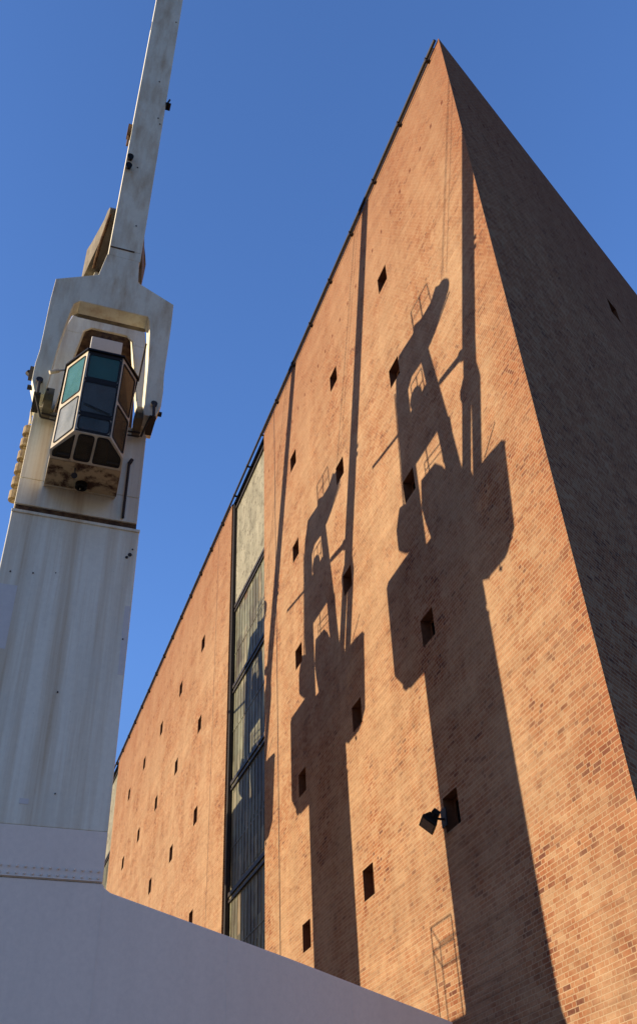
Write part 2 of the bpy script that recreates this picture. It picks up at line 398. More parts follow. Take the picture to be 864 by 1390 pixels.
# ------------------------------------------------------------------ floodlight at the lowest window by the shadow
FL = empty('floodlight', (7.3, 0.0, 10.35))
tag(FL, 'black box floodlight fixed below a small window in the brick wall', 'floodlight')
m = MB()
cx, cy, cz = 7.14, 0.50, 10.19
ax = Vector((0.15, 0.62, -0.77)).normalized(); si = Vector((1, -0.3, 0)).normalized(); si = (si - ax * si.dot(ax)).normalized(); upv = si.cross(ax).normalized()
def obx(mb, o, a0, a1, w0, h0, w1, h1):
    o = Vector(o)
    A = [o + ax * a0 + si * (sx * w0) + upv * (sz * h0) for sx, sz in ((-1,-1),(1,-1),(1,1),(-1,1))]
    B = [o + ax * a1 + si * (sx * w1) + upv * (sz * h1) for sx, sz in ((-1,-1),(1,-1),(1,1),(-1,1))]
    mb.loft(A, B)
obx(m, (cx, cy, cz), -.18, .02, .17, .12, .28, .19); obx(m, (cx, cy, cz), .02, .09, .29, .20, .29, .20); obx(m, (cx, cy, cz), -.36, -.22, .11, .09, .13, .10)
m.build('housing', M['black'], FL, bevel=.012)
m = MB(); obx(m, (cx, cy, cz), .091, .098, .25, .165, .25, .165); m.build('lens', M['void'], FL)
m = MB()
m.box((7.12, .0, 10.18), (7.40, .03, 10.62)); m.tube((7.26, .02, 10.36), (7.26, .34, 10.36), .03, 8)
b0 = Vector((cx, cy, cz)) - ax * .1
m.tube(b0 - si * .30, b0 + si * .30, .018, 8); m.tube(b0 - si * .30, (7.26, .33, 10.36), .016, 8); m.tube(b0 + si * .30, (7.26, .33, 10.36), .016, 8)
m.build('bracket', M['darkmetal'], FL)

# ------------------------------------------------------------------ the harbour crane
NC = 9.916
def SH(s, z): return (s + NC * SUN_T, z + NC * SUN_E)     # wall shadow point -> crane mid-plane
CR = empty('harbour_crane', (7.17, NC, 0))
CG = 'harbour cranes in a row along the quay'
tag(CR, 'grey slewing harbour crane with glazed cab under its raised boom, nearest the viewer', 'crane', CG)
XF, XB, N0, N1 = 5.535, 8.805, 8.38, 11.45

# portal: plate girder with sloping shoulders, four legs on wheels
def portal_outline(x):
    right = [(N0, 7.74), (N0 - .05, 7.66), (N0 - .16, 7.585), (4.69, 6.6), (1.3, 5.58), (1.3, 4.5)]
    left = [(2 * NC - n + .0, z) for n, z in right[::-1]]
    pts = right + [(3.0, 4.2)] + [(2 * NC - 3.0, 4.2)] + left
    return [(x, n, z) for n, z in pts]
m = MB(); m.loft(portal_outline(XF - .02), portal_outline(XB + .02)); po = m.build('portal_girder', M['paint_base'], CR, bevel=.02)
m = MB()
for row, z in ((0, 7.83), (1, 7.96)):
    for i in range(20):
        n = N0 + .10 + i * .152
        m.tube((XF - .02, n, z), (XF - .045, n, z), .028, 8, .016)
m.box((XF - .012, N0 + .02, 7.765), (XF - .05, N1 - .02, 7.785))
m.build('rivet_rows', M['paint_base'], CR)
for n in (8.36, 5.9, 3.4, 10.75):
    m = MB(); m.box((XF - .018, n - .008, 4.55), (XF - .024, n + .008, 7.6 if n > 8 else 7.585 - (8.2 - n) * .295)); m.build('weld_seam', M['paint_base'], po)
for sx in (XF + .35, XB - .35):
    for ny in (3.2, 2 * NC - 3.2):
        m = MB(); m.loft([(sx - .32, ny - .32, 4.5), (sx + .32, ny - .32, 4.5), (sx + .32, ny + .32, 4.5), (sx - .32, ny + .32, 4.5)],
                         [(sx - .24, ny - .2, .62), (sx + .24, ny - .2, .62), (sx + .24, ny + .2, .62), (sx - .24, ny + .2, .62)])
        m.box((sx - .7, ny - .16, .34), (sx + .7, ny + .16, .62))
        lg = m.build('leg', M['paint_base'], CR, bevel=.015)
        for dx in (-.42, .42):
            m = MB(); m.tube((sx + dx, ny - .07, .29), (sx + dx, ny + .07, .29), .29, 24); m.tube((sx + dx, ny - .19, .29), (sx + dx, ny + .19, .29), .06, 10)
            m.build('wheel', M['darkmetal'], lg)

# column
m = MB(); m.box((XF, N0, 7.75), (XB, N1, 8.73)); m.build('column_foot', M['paint_base'], CR, bevel=.012)
m = MB(); m.box((XF, N0, 8.73), (XB, N1, 16.22)); m.build('column', M['paint'], CR, bevel=.018)
m = MB(); m.box((XF + .002, 10.98, 12.46), (XF - .004, 11.43, 14.1)); m.build('repair_patch', M['paint_patch'], CR)
m = MB(); m.box((XF + .002, N0 + .02, 12.2), (XF - .004, N0 + .15, 14.0)); m.build('repair_patch', M['paint_patch'], CR)
m = MB(); m.box((XF + .002, 9.98, 9.14), (XF - .006, 10.16, 9.25)); m.build('type_plate', M['paint_patch'], CR)
for n, z, rr in ((8.55, 15.45, .05), (8.62, 15.36, .035), (8.5, 15.62, .018), (11.2, 14.45, .018), (10.7, 14.5, .018), (9.75, 11.6, .018), (9.5, 9.4, .014), (8.5, 13.1, .016), (10.2, 14.6, .012)):
    m = MB(); m.tube((XF + .01, n, z), (XF - .02, n, z), rr, 8); m.build('bolt', M['darkmetal'], CR)
# slewing ring between column and turret
m = MB(); m.box((XF + .05, N0 + .08, 16.22), (XB - .05, N1 - .06, 16.43)); m.build('slewing_ring', M['rust'], CR)
m = MB(); m.box((XF - .035, N0 - .01, 16.155), (XB + .03, N1 + .01, 16.235)); m.build('ring_flange', M['paint'], CR, bevel=.01)

# turret: box body, upper house, brackets for the boom hinges
T0, T1 = 8.46, 11.43
m = MB(); m.box((XF, T0, 16.43), (8.55, T1, 17.235)); m.box((XF, T0, 17.25), (8.55, T1, 19.62))
m.box((XF + .02, T0 + .01, 17.2), (8.53, T1 - .01, 17.3))
m.build('turret', M['paint'], CR, bevel=.016)
m = MB()
m.tube((XF - .05, 8.83, 16.5), (XF - .05, 8.83, 18.3), .035, 8); m.tube((XF - .05, 8.83, 18.3), (XF - .05, 8.77, 18.45), .05, 8)
m.build('conduit', M['darkmetal'], CR)
m = MB()
m.prism_y([(5.95, 19.62), (7.40, 19.62), (7.62, 20.4), SH(6.07, 19.2), SH(5.867, 20.126), SH(4.888, 20.019), (6.35, 21.5)], NC - 1.1, NC + 1.05)
m.build('upper_house', M['rust'], CR, bevel=.02)
# rear machinery house and counterweight lump
m = MB()
hx0, hz1 = 8.56, 20.15; hx1, hz0 = 10.72, 16.52
m.prism_y([(hx0, hz0), (10.2, hz0), (hx1, hz0 + .4), (hx1 - .05, hz1 - .15), (10.5, hz1), (hx0, hz1)], NC - 1.32, NC + 1.32)
m.box((10.1, NC - .5, 16.44), (10.4, NC + .5, hz0 + .01)); m.build('machinery_house', M['paint'], CR, bevel=.03)
m = MB(); m.prism_y([SH(7.2, 20.3), SH(7.62, 20.43), SH(8.0, 19.8), SH(8.02, 19.02), SH(7.63, 18.7), SH(7.2, 18.6)], NC - .55, NC + .55)
m.build('counterweight', M['darkmetal'], CR, bevel=.05)

# mast: leaning front frame (seen through the fork), rear legs, winch deck and head
fe = [(5.42, 19.6), (5.74, 23.1), (5.90, 24.7), (6.12, 26.6)]
def outer(z): return 1.35 - (z - 21.1) * .112 if z < 23.9 else 1.036 - (z - 23.9) * .125
cN = 9.83
m = MB()
for sgn in (1, -1):
    for (xa, za), (xb, zb) in zip(fe, fe[1:]):
        oa, ob = outer(za), outer(zb); wd = .385; ia, ib = oa - wd, ob - wd
        if sgn > 0: oa += .16 * (za < 24); ob += .16 * (zb < 24)
        A = [(xa, cN + sgn * oa, za), (xa + .4, cN + sgn * oa, za), (xa + .4, cN + sgn * ia, za), (xa, cN + sgn * ia, za)]
        B = [(xb, cN + sgn * ob, zb), (xb + .4, cN + sgn * ob, zb), (xb + .4, cN + sgn * ib, zb), (xb, cN + sgn * ib, zb)]
        m.loft(A, B)
m.loft([(5.775, cN - .78, 23.49), (5.86, cN - .78, 23.49), (5.9, cN - .78, 23.86), (5.815, cN - .78, 23.86)],
       [(5.775, cN + .78, 23.49), (5.86, cN + .78, 23.49), (5.9, cN + .78, 23.86), (5.815, cN + .78, 23.86)])
for sgn in (1, -1):      # gusset corners of the frame
    m.loft([(5.772, cN + sgn * .74, 23.5), (5.772, cN + sgn * .50, 23.5), (5.755, cN + sgn * .74, 23.24)], [(5.85, cN + sgn * .74, 23.5), (5.85, cN + sgn * .50, 23.5), (5.83, cN + sgn * .74, 23.24)])
m.build('mast_front_frame', M['paint'], CR, bevel=.02)
for sgn in (1, -1):
    m = MB(); m.prism_y([(8.05, 19.62), (8.72, 19.62), SH(7.12, 21.272), SH(6.92, 24.2), SH(6.72, 25.2), SH(6.15, 25.2), SH(6.2, 23.9), SH(6.35, 21.3)], NC + sgn * .55, NC + sgn * .80)
    m.build('mast_rear_leg', M['paint'], CR, bevel=.02)
m = MB(); m.prism_y([SH(4.75, 21.26), SH(7.0, 21.29), SH(7.0, 23.15), SH(6.05, 23.1), SH(4.7, 23.2)], NC - 1.0, NC + .9)
m.build('winch_deck', M['rust'], CR, bevel=.03)
m = MB(); cxg, czg = SH(5.62, 23.48); m.tube((cxg, NC - .28, czg), (cxg, NC + .28, czg), .40, 24); m.tube((cxg, NC - .42, czg), (cxg, NC + .42, czg), .12, 12)
m.build('rack_pinion', M['darkmetal'], CR)
# mast head: tapering hollow-looking nose that carries the hoist sheaves
hp = [SH(4.26, 24.73), SH(3.35, 25.12), SH(2.88, 25.32), SH(2.66, 25.6), SH(2.85, 25.96), SH(3.2, 26.26), SH(3.65, 25.98), SH(4.36, 25.98), SH(4.85, 26.2), SH(5.04, 25.95), SH(5.83, 26.06), SH(6.22, 26.1), SH(6.7, 25.2), SH(6.2, 24.45), SH(5.85, 24.7), SH(4.95, 24.6)]
def hw(x): return .535 + max(0, min(1, (x - 4.3) / 2.0)) ** 1.7 * .44
m = MB(); m.loft([(x, 9.93 - hw(x), z) for x, z in hp], [(x, 9.93 + hw(x), z) for x, z in hp]); head = m.build('mast_head', M['brownplate'], CR, bevel=.015)
m = MB(); sx_, sz_ = SH(2.93, 25.72)
for d in (-.3, -.1, .1, .3): m.tube((sx_, 9.93 + d - .05, sz_), (sx_, 9.93 + d + .05, sz_), .40, 20)
m.build('sheave', M['darkmetal'], head)
for sgn in (1, -1):      # dark strips along the edges under the head
    m = MB(); m.path([(4.3, 9.93 + sgn * .50, 27.14), (5.2, 9.93 + sgn * .62, 26.78), (6.0, 9.93 + sgn * .68, 26.50)], .045, 8); m.build('head_edge_strip', M['rust'], head)
m = MB()
for n in (NC - .12, NC + .12):
    a, b, c_ = SH(5.09, 27.15), SH(3.79, 27.14), SH(5.1, 26.1)
    m.path([(a[0], n, a[1]), (b[0], n, b[1]), (SH(3.7, 26)[0], n, SH(3.7, 26)[1])], .015, 6)
    m.tube((a[0], n, a[1]), (c_[0], n, c_[1] - .1), .022, 6)
    p0, p1 = SH(5.1, 26.65), SH(3.75, 26.6); m.tube((p0[0], n, p0[1]), (p1[0], n, p1[1]), .010, 6)
    p0, p1 = SH(4.4, 27.15), SH(4.4, 25.9); m.tube((p0[0], n, p0[1]), (p1[0], n, p1[1]), .022, 6)
m.build('handrail', M['darkmetal'], head)
# rail on the winch deck and on the upper house
m = MB()
for n in (NC - .08, NC + .08):
    for s_ in (5.0, 5.4, 5.85): a = SH(s_, 23.1); b = SH(s_, 24.25); m.tube((a[0], n, a[1]), (b[0], n, b[1]), .02, 6)
    for zz in (23.7, 24.25): a = SH(5.0, zz); b = SH(5.85, zz); m.tube((a[0], n, a[1]), (b[0], n, b[1]), .02, 6)
m.build('winch_rail', M['darkmetal'], CR)
m = MB()
n = NC + .9
a, b = SH(4.72, 20.75), SH(5.85, 20.9)
m.tube((a[0], n, a[1]), (b[0], n, b[1]), .03, 6); m.tube((b[0], n, b[1]), (b[0] + .05, n, b[1] - 1.9), .03, 6); m.tube((a[0], n, a[1]), (a[0], n, a[1] - .8), .03, 6)
a, b = SH(4.75, 20.45), SH(5.85, 20.6); m.tube((a[0], n, a[1]), (b[0], n, b[1]), .025, 6)
m.tube((SH(5.62, 21.5)[0], n, SH(5.62, 21.5)[1]), (SH(5.62, 20.0)[0], n, SH(5.62, 20.0)[1]), .04, 6)
m.build('house_rail', M['darkmetal'], CR)
# ladder up the back of the mast
m = MB()
for n in (NC - .22, NC + .22):
    a, b, c_ = SH(7.38, 20.2), SH(7.2, 22.5), SH(7.02, 25.0)
    m.path([(a[0], n, a[1]), (b[0], n, b[1]), (c_[0], n, c_[1])], .028, 6)
for i in range(17):
    t = i / 16; a = Vector(SH(7.38, 20.2)); c_ = Vector(SH(7.02, 25.0)); p = a.lerp(c_, t)
    m.tube((p.x, NC - .22, p.y), (p.x, NC + .22, p.y), .014, 6)
m.build('ladder', M['darkmetal'], CR)
# luffing rack rod from behind the mast to the boom
m = MB(); a, b, c_ = SH(9.39, 23.62), SH(4.04, 22.63), SH(2.62, 22.33)
a = (a[0], NC, a[1]); b = (b[0], NC, b[1]); c_ = (c_[0], NC, c_[1])
m.tube(a, b, .075, 10); m.tube(b, c_, .12, 10, .15); m.tube((c_[0], NC - .3, c_[2]), (c_[0], NC + .3, c_[2]), .2, 14)
m.build('luffing_rod', M['darkmetal'], CR)

# boom: forked foot + box section
BN = 9.90
def bf(z): return 2.97 - .30 * (z - 25.68)          # front face of the boom
def plate(mb, pts, dep0, dep1=None):
    dep1 = dep0 if dep1 is None else dep1
    mb.loft([(bf(z), n, z) for n, z in pts], [(bf(z) + dep0, n, z) for n, z in pts])
fork = [(BN + .45, 24.05), (BN + .58, 23.33), (BN + 1.66, 22.90), (BN + 1.69, 22.2), (BN + 1.69, 20.75), (BN + 1.73, 20.3), (BN + 1.73, 19.85), (BN + 1.60, 19.5), (BN + 1.36, 19.5), (BN + 1.33, 19.75),
        (BN + 1.25, 21.0), (BN + 1.12, 22.05), (BN + 1.07, 22.27), (BN + .93, 22.40), (BN - .93, 22.40), (BN - 1.0, 22.27), (BN - 1.03, 22.05), (BN - 1.13, 21.0), (BN - 1.2, 19.75),
        (BN - 1.24, 19.5), (BN - 1.52, 19.5), (BN - 1.64, 19.85), (BN - 1.64, 20.3), (BN - 1.60, 20.75), (BN - 1.60, 22.2), (BN - 1.58, 22.96), (BN - .52, 23.38), (BN - .45, 24.05)]
m = MB(); plate(m, fork, .46); jb = m.build('boom_fork', M['paint'], CR, bevel=.012)
# deeper crossbeam behind the fork plate
m = MB(); cb = [(BN + .5, 23.2), (BN + 1.45, 22.78), (BN + 1.45, 22.55), (BN + .9, 22.425), (BN - .9, 22.425), (BN - 1.4, 22.55), (BN - 1.4, 22.8), (BN - .5, 23.2)]
m.loft([(bf(z) + .44, n, z) for n, z in cb], [(bf(z) + .62, n, z) for n, z in cb]); m.build('fork_crossbeam', M['brownplate'], jb)
m = MB(); zt = 47.5
def sec(z, h, d): return [(bf(z), BN - .03 - h, z), (bf(z), BN - .03 + h, z), (bf(z) + d, BN - .03 + h, z), (bf(z) + d, BN - .03 - h, z)]
m.loft(sec(24.05, .452, .68), sec(24.325, .45, .68)); m.loft(sec(24.335, .449, .68), sec(zt, .37, .50))
def core(z, h, d): return [(bf(z) + .03, BN - .03 - h, z), (bf(z) + .03, BN - .03 + h, z), (bf(z) + d, BN - .03 + h, z), (bf(z) + d, BN - .03 - h, z)]
m.loft(core(23.3, .42, .62), core(24.5, .42, .62))
bo = m.build('boom', M['paint'], jb, bevel=.008)
m = MB(); m.box((bf(24.33) - .006, 10.31, 24.30), (bf(24.33) + .03, 9.62, 24.36)); m.build('joint_gap', M['rust'], jb)
m = MB()   # boom tip sheave far above the frame
m.tube((bf(zt) + .25, BN - .35, zt + .2), (bf(zt) + .25, BN + .3, zt + .2), .45, 20); m.build('tip_sheave', M['darkmetal'], jb)
for n, z in ((10.21, 27.44), (10.21, 27.12)):
    m = MB(); x = bf(z); m.tube((x + .01, n, z), (x - .12, n, z - .04), .075, 14, .10); m.tube((x + .01, n, z), (x - .05, n, z), .05, 8); m.build('boom_lamp', M['black'], jb)
m = MB(); z = 29.85; x = bf(z); m.tube((x + .1, 9.45, z), (x + .1, 9.30, z), .04, 8); m.tube((x + .16, 9.37, z - .1), (x - .04, 9.37, z + .0), .085, 14); m.tube((x + .1, 9.4, z + .15), (x + .1, 9.33, z + .45), .03, 8); m.build('boom_lamp', M['black'], jb)
m = MB(); m.box((bf(28.7) + .15, 10.3, 28.45), (bf(28.7) + .4, 10.42, 28.95)); m.tube((bf(28.3) + .2, 10.36, 28.0), (bf(28.7) + .25, 10.36, 28.5), .035, 8); m.build('cable_clamp', M['rust'], jb)
for n, z in ((9.75, 30.6), (9.6, 29.2), (9.95, 27.2), (9.7, 25.2), (9.55, 33.2), (9.52, 29.0)): 
    m = MB(); m.tube((bf(z) + .01, n, z), (bf(z) - .012, n, z), .022, 8); m.build('bolt', M['darkmetal'], jb)
m = MB()   # cover plates clipped to the boom edge
m.box((bf(33.0) + .1, 10.2, 32.9), (bf(33.0) + .3, 10.30, 33.05)); m.build('cable_clamp', M['rust'], jb)
# hinges: bracket on the turret, pin through the fork eye
for n0_, n1_, nm in ((11.02, 11.24, 1), (8.60, 8.78, -1)):
    m = MB()
    m.prism_y([(5.55, 19.3), (5.55, 19.9), (5.2, 20.0), (4.95, 19.9), (4.92, 19.65), (5.0, 19.5)], n0_ if nm > 0 else n0_ + .06, n1_ if nm > 0 else n1_ + .08)
    m.build('hinge_bracket', M['brownplate'], CR, bevel=.01)
    ctr = 11.44 if nm > 0 else 8.46
    m = MB(); m.tube((4.99, ctr - .27, 19.8), (4.99, ctr + .27, 19.8), .07, 14)
    m.tube((4.70, ctr, 19.82), (4.63, ctr, 19.82), .09, 16); m.tube((4.66, ctr, 19.8), (4.62, ctr - .02, 19.3), .04, 8)
    m.box((4.72, ctr - .10, 19.34), (5.4, ctr + .07, 19.44)); m.tube((4.7, ctr + .05, 19.4), (5.1, ctr - .2 * nm, 18.95), .03, 8)
    m.build('hinge_pin', M['darkmetal'], CR)
    m = MB(); m.tube((5.3, ctr - nm * .2, 19.28), (5.3, ctr - nm * .95, 19.22), .028, 8); m.tube((5.36, ctr - nm * .2, 19.2), (5.36, ctr - nm * .95, 19.12), .022, 8); m.build('grease_pipe', M['darkmetal'], CR)
m = MB(); m.box((5.52, 9.42, 20.9), (5.80, 10.31, 22.86)); m.build('control_cabinet', M['paint_patch'], CR, bevel=.02)

# cab
cab = None
FLt, FRt = Vector((3.22, 10.41, 19.74)), Vector((3.22, 9.53, 19.74))
FLb, FRb = Vector((3.57, 10.41, 17.32)), Vector((3.57, 9.55, 17.32))
SLt, SRt = Vector((3.93, 10.83, 19.76)), Vector((3.86, 9.08, 19.76))
SLb, SRb = Vector((4.06, 10.86, 17.05)), Vector((3.97, 9.16, 17.10))
BLt, BRt = Vector((5.535, 10.84, 19.78)), Vector((5.535, 9.04, 19.78))
BLb, BRb = Vector((5.25, 10.84, 16.95)), Vector((5.25, 9.08, 16.95))
BLc, BRc = Vector((5.535, 10.84, 17.1)), Vector((5.535, 9.08, 17.1))
CLb, CRb = Vector((4.24, 10.84, 16.95)), Vector((4.24, 9.14, 16.95))
def bil(a, b, c_, d, u, v): return a.lerp(b, u).lerp(d.lerp(c_, u), v)      # a top-left, b top-right, c bottom-right, d bottom-left
def qd(F, u0, v0, u1, v1): return [bil(*F, u0, v0), bil(*F, u1, v0), bil(*F, u1, v1), bil(*F, u0, v1)]
def rounded(pts, rad, k=4):
    out = []; n = len(pts)
    for i in range(n):
        p, a, b = pts[i], pts[i - 1], pts[(i + 1) % n]
        u = (a - p).normalized(); v = (b - p).normalized(); rr = min(rad, (a - p).length * .45, (b - p).length * .45)
        for j in range(k + 1):
            t = j / k; out.append((p + u * rr) * (1 - t) ** 2 + p * 2 * t * (1 - t) + (p + v * rr) * t ** 2)
    return out
def chin(n, v): return Vector((3.57 + .67 * v, n, 17.32 - .37 * v))
FF, LF, RF = (FLt, FRt, FRb, FLb), (SLt, FLt, FLb, SLb), (FRt, SRt, SRb, FRb)
SLF, SRF = (BLt, SLt, SLb, BLb), (SRt, BRt, BRb, SRb)
facets = [   # outline, windows (quad, glass, corner radius)
    ([FLt, FRt, FRb, FLb], [(qd(FF, .05, .03, .95, .335), 'teal_shade', .07), (qd(FF, .03, .375, .97, .765), 'clear_shade', .07), (qd(FF, .05, .80, .95, .97), 'clear_shade', .10)]),
    ([SLt, FLt, FLb, SLb], [(qd(LF, .09, .04, .93, .505), 'teal', .07), (qd(LF, .09, .55, .93, .965), 'dusty', .07)]),
    ([FRt, SRt, SRb, FRb], [(qd(RF, .06, .04, .94, .535), 'brownglass', .07), (qd(RF, .06, .57, .94, .97), 'brownglass', .07)]),
    ([FLb, FRb, SRb, CRb, CLb, SLb], [([chin(10.285, .05), chin(9.90, .05), chin(9.915, .95), chin(10.32, .95)], 'brownglass', .09),
        ([chin(10.36, .09), chin(10.81, .75), chin(10.80, .95), chin(10.375, .95)], 'brownglass', .06),
        ([chin(9.845, .05), chin(9.59, .05), chin(9.20, .62), chin(9.20, .95), chin(9.86, .95)], 'brownglass', .06)]),
    ([BLt, SLt, SLb, CLb, BLb, BLc], [(qd(SLF, .25, .06, .92, .5), 'teal', .07)]),
    ([SRt, BRt, BRc, BRb, CRb, SRb], [(qd(SRF, .08, .06, .6, .5), 'brownglass', .07)]),
    ([BLt, BRt, SRt, FRt, FLt, SLt], []), ([BLc, BRc, BRt, BLt], []), ([BLb, BRb, BRc, BLc], []), ([CLb, CRb, BRb, BLb], [])]
m = MB(); specs = []
for outl, wins in facets:
    if not wins: m.poly(outl); continue
    es = []
    loops = [outl]
    for q, gm, rad in wins:
        q = [Vector(p) for p in q]; ctr = sum(q, Vector()) / len(q)
        nrm = (q[1] - q[0]).cross(q[2] - q[0]).normalized()
        if nrm.dot(ctr - Vector((4.6, 9.95, 18.4))) < 0: nrm = -nrm
        A = rounded(q, rad); B = rounded([p + (ctr - p).normalized() * .042 for p in q], rad * .8)
        specs.append((A, B, nrm, gm)); loops.append(A)
    for L in loops:
        vs = [m.bm.verts.new(p) for p in L]
        es += [m.bm.edges.new((vs[k], vs[(k + 1) % len(vs)])) for k in range(len(vs))]
    bmesh.ops.triangle_fill(m.bm, use_beauty=True, use_dissolve=False, edges=es)
bmesh.ops.remove_doubles(m.bm, verts=m.bm.verts, dist=1e-4)
cab = m.build('cab', M['cream'], CR)
sd = cab.modifiers.new('skin', 'SOLIDIFY'); sd.thickness = .028; sd.offset = -1
for A, B, nrm, gm in specs:
    g_ = MB(); n_ = len(A)
    lay = [[g_.bm.verts.new(p + nrm * h) for p in L] for L, h in ((A, -.03), (A, .014), (B, .014), (B, -.03))]
    for a in range(4):
        P_, Q_ = lay[a], lay[(a + 1) % 4]
        for k in range(n_): g_.bm.faces.new([P_[k], P_[(k + 1) % n_], Q_[(k + 1) % n_], Q_[k]])
    g_.build('window_seal', M['rubber'], cab)
    g_ = MB(); g_.loft([p - nrm * .008 for p in B], [p + nrm * .001 for p in B]); g_.build('pane', M[gm], cab)
# dark glazing bars across the windscreen and its pillars
m = MB(); fo_ = Vector((-.99, 0, -.14))
for u0, v0, u1, v1 in ((.03, .335, .97, .372), (.03, .768, .97, .80), (.02, .002, .98, .03), (.03, .972, .97, .99)):
    q = qd(FF, u0, v0, u1, v1); m.loft([p + fo_ * .002 for p in q], [p + fo_ * .012 for p in q])
q = qd(FF, .955, .03, .985, .97); m.loft([p + fo_ * .002 for p in q], [p + fo_ * .008 for p in q])
m.build('glazing_bars', M['rubber'], cab)
# what one sees inside: seat, consoles, rear wall
m = MB(); m.box((4.35, 9.68, 17.75), (4.85, 10.2, 17.90)); m.box((4.78, 9.70, 17.9), (4.90, 10.18, 18.65)); m.box((4.5, 9.86, 17.0), (4.7, 10.02, 17.75)); m.build('operator_seat', M['seat'], cab, bevel=.03)
for n0_, n1_ in ((9.22, 9.52), (10.38, 10.7)):
    m = MB(); m.box((4.1, n0_, 17.0), (4.7, n1_, 18.15)); m.tube((4.3, (n0_ + n1_) / 2, 18.15), (4.25, (n0_ + n1_) / 2, 18.45), .02, 8); m.tube((4.25, (n0_ + n1_) / 2, 18.43), (4.25, (n0_ + n1_) / 2, 18.5), .035, 8)
    m.build('control_console', M['darkmetal'], cab, bevel=.015)
m = MB(); m.box((5.44, 9.12, 17.15), (5.50, 10.80, 19.70)); m.build('rear_wall', M['brownplate'], cab)
m = MB(); m.box((4.27, 9.2, 16.985), (5.2, 10.8, 17.01)); m.build('cab_floor', M['darkmetal'], cab)
# belly plate, rusted through
m = MB(); z0 = 16.945
m.loft([(p.x, p.y, z0) for p in (BLb, BRb, CRb + Vector((.02, .01, 0)), CLb + Vector((.02, -.01, 0)))],
       [(p.x, p.y, z0 - .012) for p in (BLb, BRb, CRb + Vector((.02, .01, 0)), CLb + Vector((.02, -.01, 0)))])
m.build('belly_plate', M['cabunder'], cab)
m = MB(); m.loft([p + Vector((0, 0, .0)) + (p - Vector((4.6, 9.95, p.z))).normalized() * .06 + Vector((0, 0, .005)) for p in (FLt, FRt, SRt, BRt, BLt, SLt)],
                 [p + (p - Vector((4.6, 9.95, p.z))).normalized() * .06 + Vector((0, 0, .06)) for p in (FLt, FRt, SRt, BRt, BLt, SLt)])
m.build('cab_roof', M['black'], cab)
m = MB(); m.ring((5.0, 9.97, 16.93), (0, 0, -1), .085, .145, .12, 20); m.tube((5.0, 9.97, 16.93), (5.0, 9.97, 16.86), .085, 16); m.tube((5.0, 9.97, 16.86), (4.99, 9.97, 16.72), .03, 8)
m.build('belly_lamp', M['black'], cab)
m = MB(); m.tube((4.45, 10.2, 16.95), (4.47, 10.2, 16.72), .02, 8); m.tube((4.52, 10.2, 16.74), (4.40, 10.2, 16.66), .045, 12, .075); m.build('work_lamp', M['darkmetal'], cab)
m = MB(); m.path([(4.3, 10.80, 20.05), (4.3, 10.98, 19.95), (4.3, 11.2, 19.82)], .028, 8); m.tube((4.3, 11.02, 19.93), (4.3, 11.23, 19.80), .055, 10); m.build('mirror_arm', M['cream'], cab)
m = MB(); a, b = SH(2.5, 18.2), SH(1.68, 18.79); m.tube((a[0] - .14, 9.02, a[1] - .15), (b[0] - .14, 9.02, b[1] - .15), .025, 8); m.build('aerial', M['darkmetal'], cab)
m = MB(); p = bil(FLt, FRt, FRb, FLb, .12, .66); q = bil(FLt, FRt, FRb, FLb, .88, .735); off = Vector((-.03, 0, -.004)); m.tube(p + off, q + off, .012, 6); m.build('wiper', M['rubber'], cab)

# resistor boxes up the turret's flank, with their conduit
for i in range(6):
    z = 16.9 + i * .437
    m = MB(); m.tube((5.9, 11.475, z - .13), (5.9, 11.475, z + .13), .135, 14); m.box((5.84, 11.36, z - .16), (5.96, 11.52, z - .13)); m.build('insulator_box', M['copper'], CR)
m = MB(); m.path([(5.9, 11.50, 19.3), (5.9, 11.52, 20.4)], .02, 6); m.path([(5.7, 11.46, 19.2), (5.6, 11.5, 19.5), (5.6, 11.47, 20.2)], .03, 6); m.build('conduit', M['cream'], CR)
m = MB(); m.tube((5.0, 11.68, 20.25), (5.0, 11.78, 20.35), .08, 8); m.box((4.9, 11.6, 20.1), (5.05, 11.74, 20.5)); m.build('limit_switch', M['darkmetal'], CR)

# hoist ropes from the mast head up to the boom tip
for d, e_ in ((-.25, .0), (.05, .16), (.3, -.18)):
    m = MB(); a = (SH(2.75, 26.1)[0] + e_, 9.93 + d, SH(2.75, 26.1)[1] + .1); b = (bf(zt) + .75 + e_, BN - .03 + d, zt + .2); m.tube(a, b, .013, 6); m.build('hoist_rope', M['rope'], CR)
# gallery rail round the portal deck behind the column
m = MB()
ax_, bx_ = 10.15, 9.3
for n in (NC - 1.2, NC + 1.2):
    for s_ in (9.0, 10.15): m.tube((s_, n, 7.7), (s_, n, 9.82), .025, 6)
    for zz in (9.3, 9.82): m.tube((9.0, n, zz), (10.15, n, zz), .022, 6)
for zz in (9.3, 9.82): m.tube((10.15, NC - 1.2, zz), (10.15, NC + 1.2, zz), .022, 6)
m.box((8.83, NC - 1.25, 7.62), (10.25, NC + 1.25, 7.72))
m.build('gallery', M['darkmetal'], CR)

# ------------------------------------------------------------------ the two cranes behind it
def copy_tree(o, parent=None):
    c_ = o.copy(); C.objects.link(c_); c_.parent = parent
    for ch in list(o.children): copy_tree(ch, c_)
    return c_
for k, lab in ((1, 'second grey harbour crane of the row, standing directly behind the nearest crane'),
               (2, 'farthest grey harbour crane of the row, its shadow falling on the metal cladding')):
    c_ = copy_tree(CR); c_.location = CR.location + Vector((9.8 * k - .06 * k, -.38 * k, 0)); c_['label'] = lab

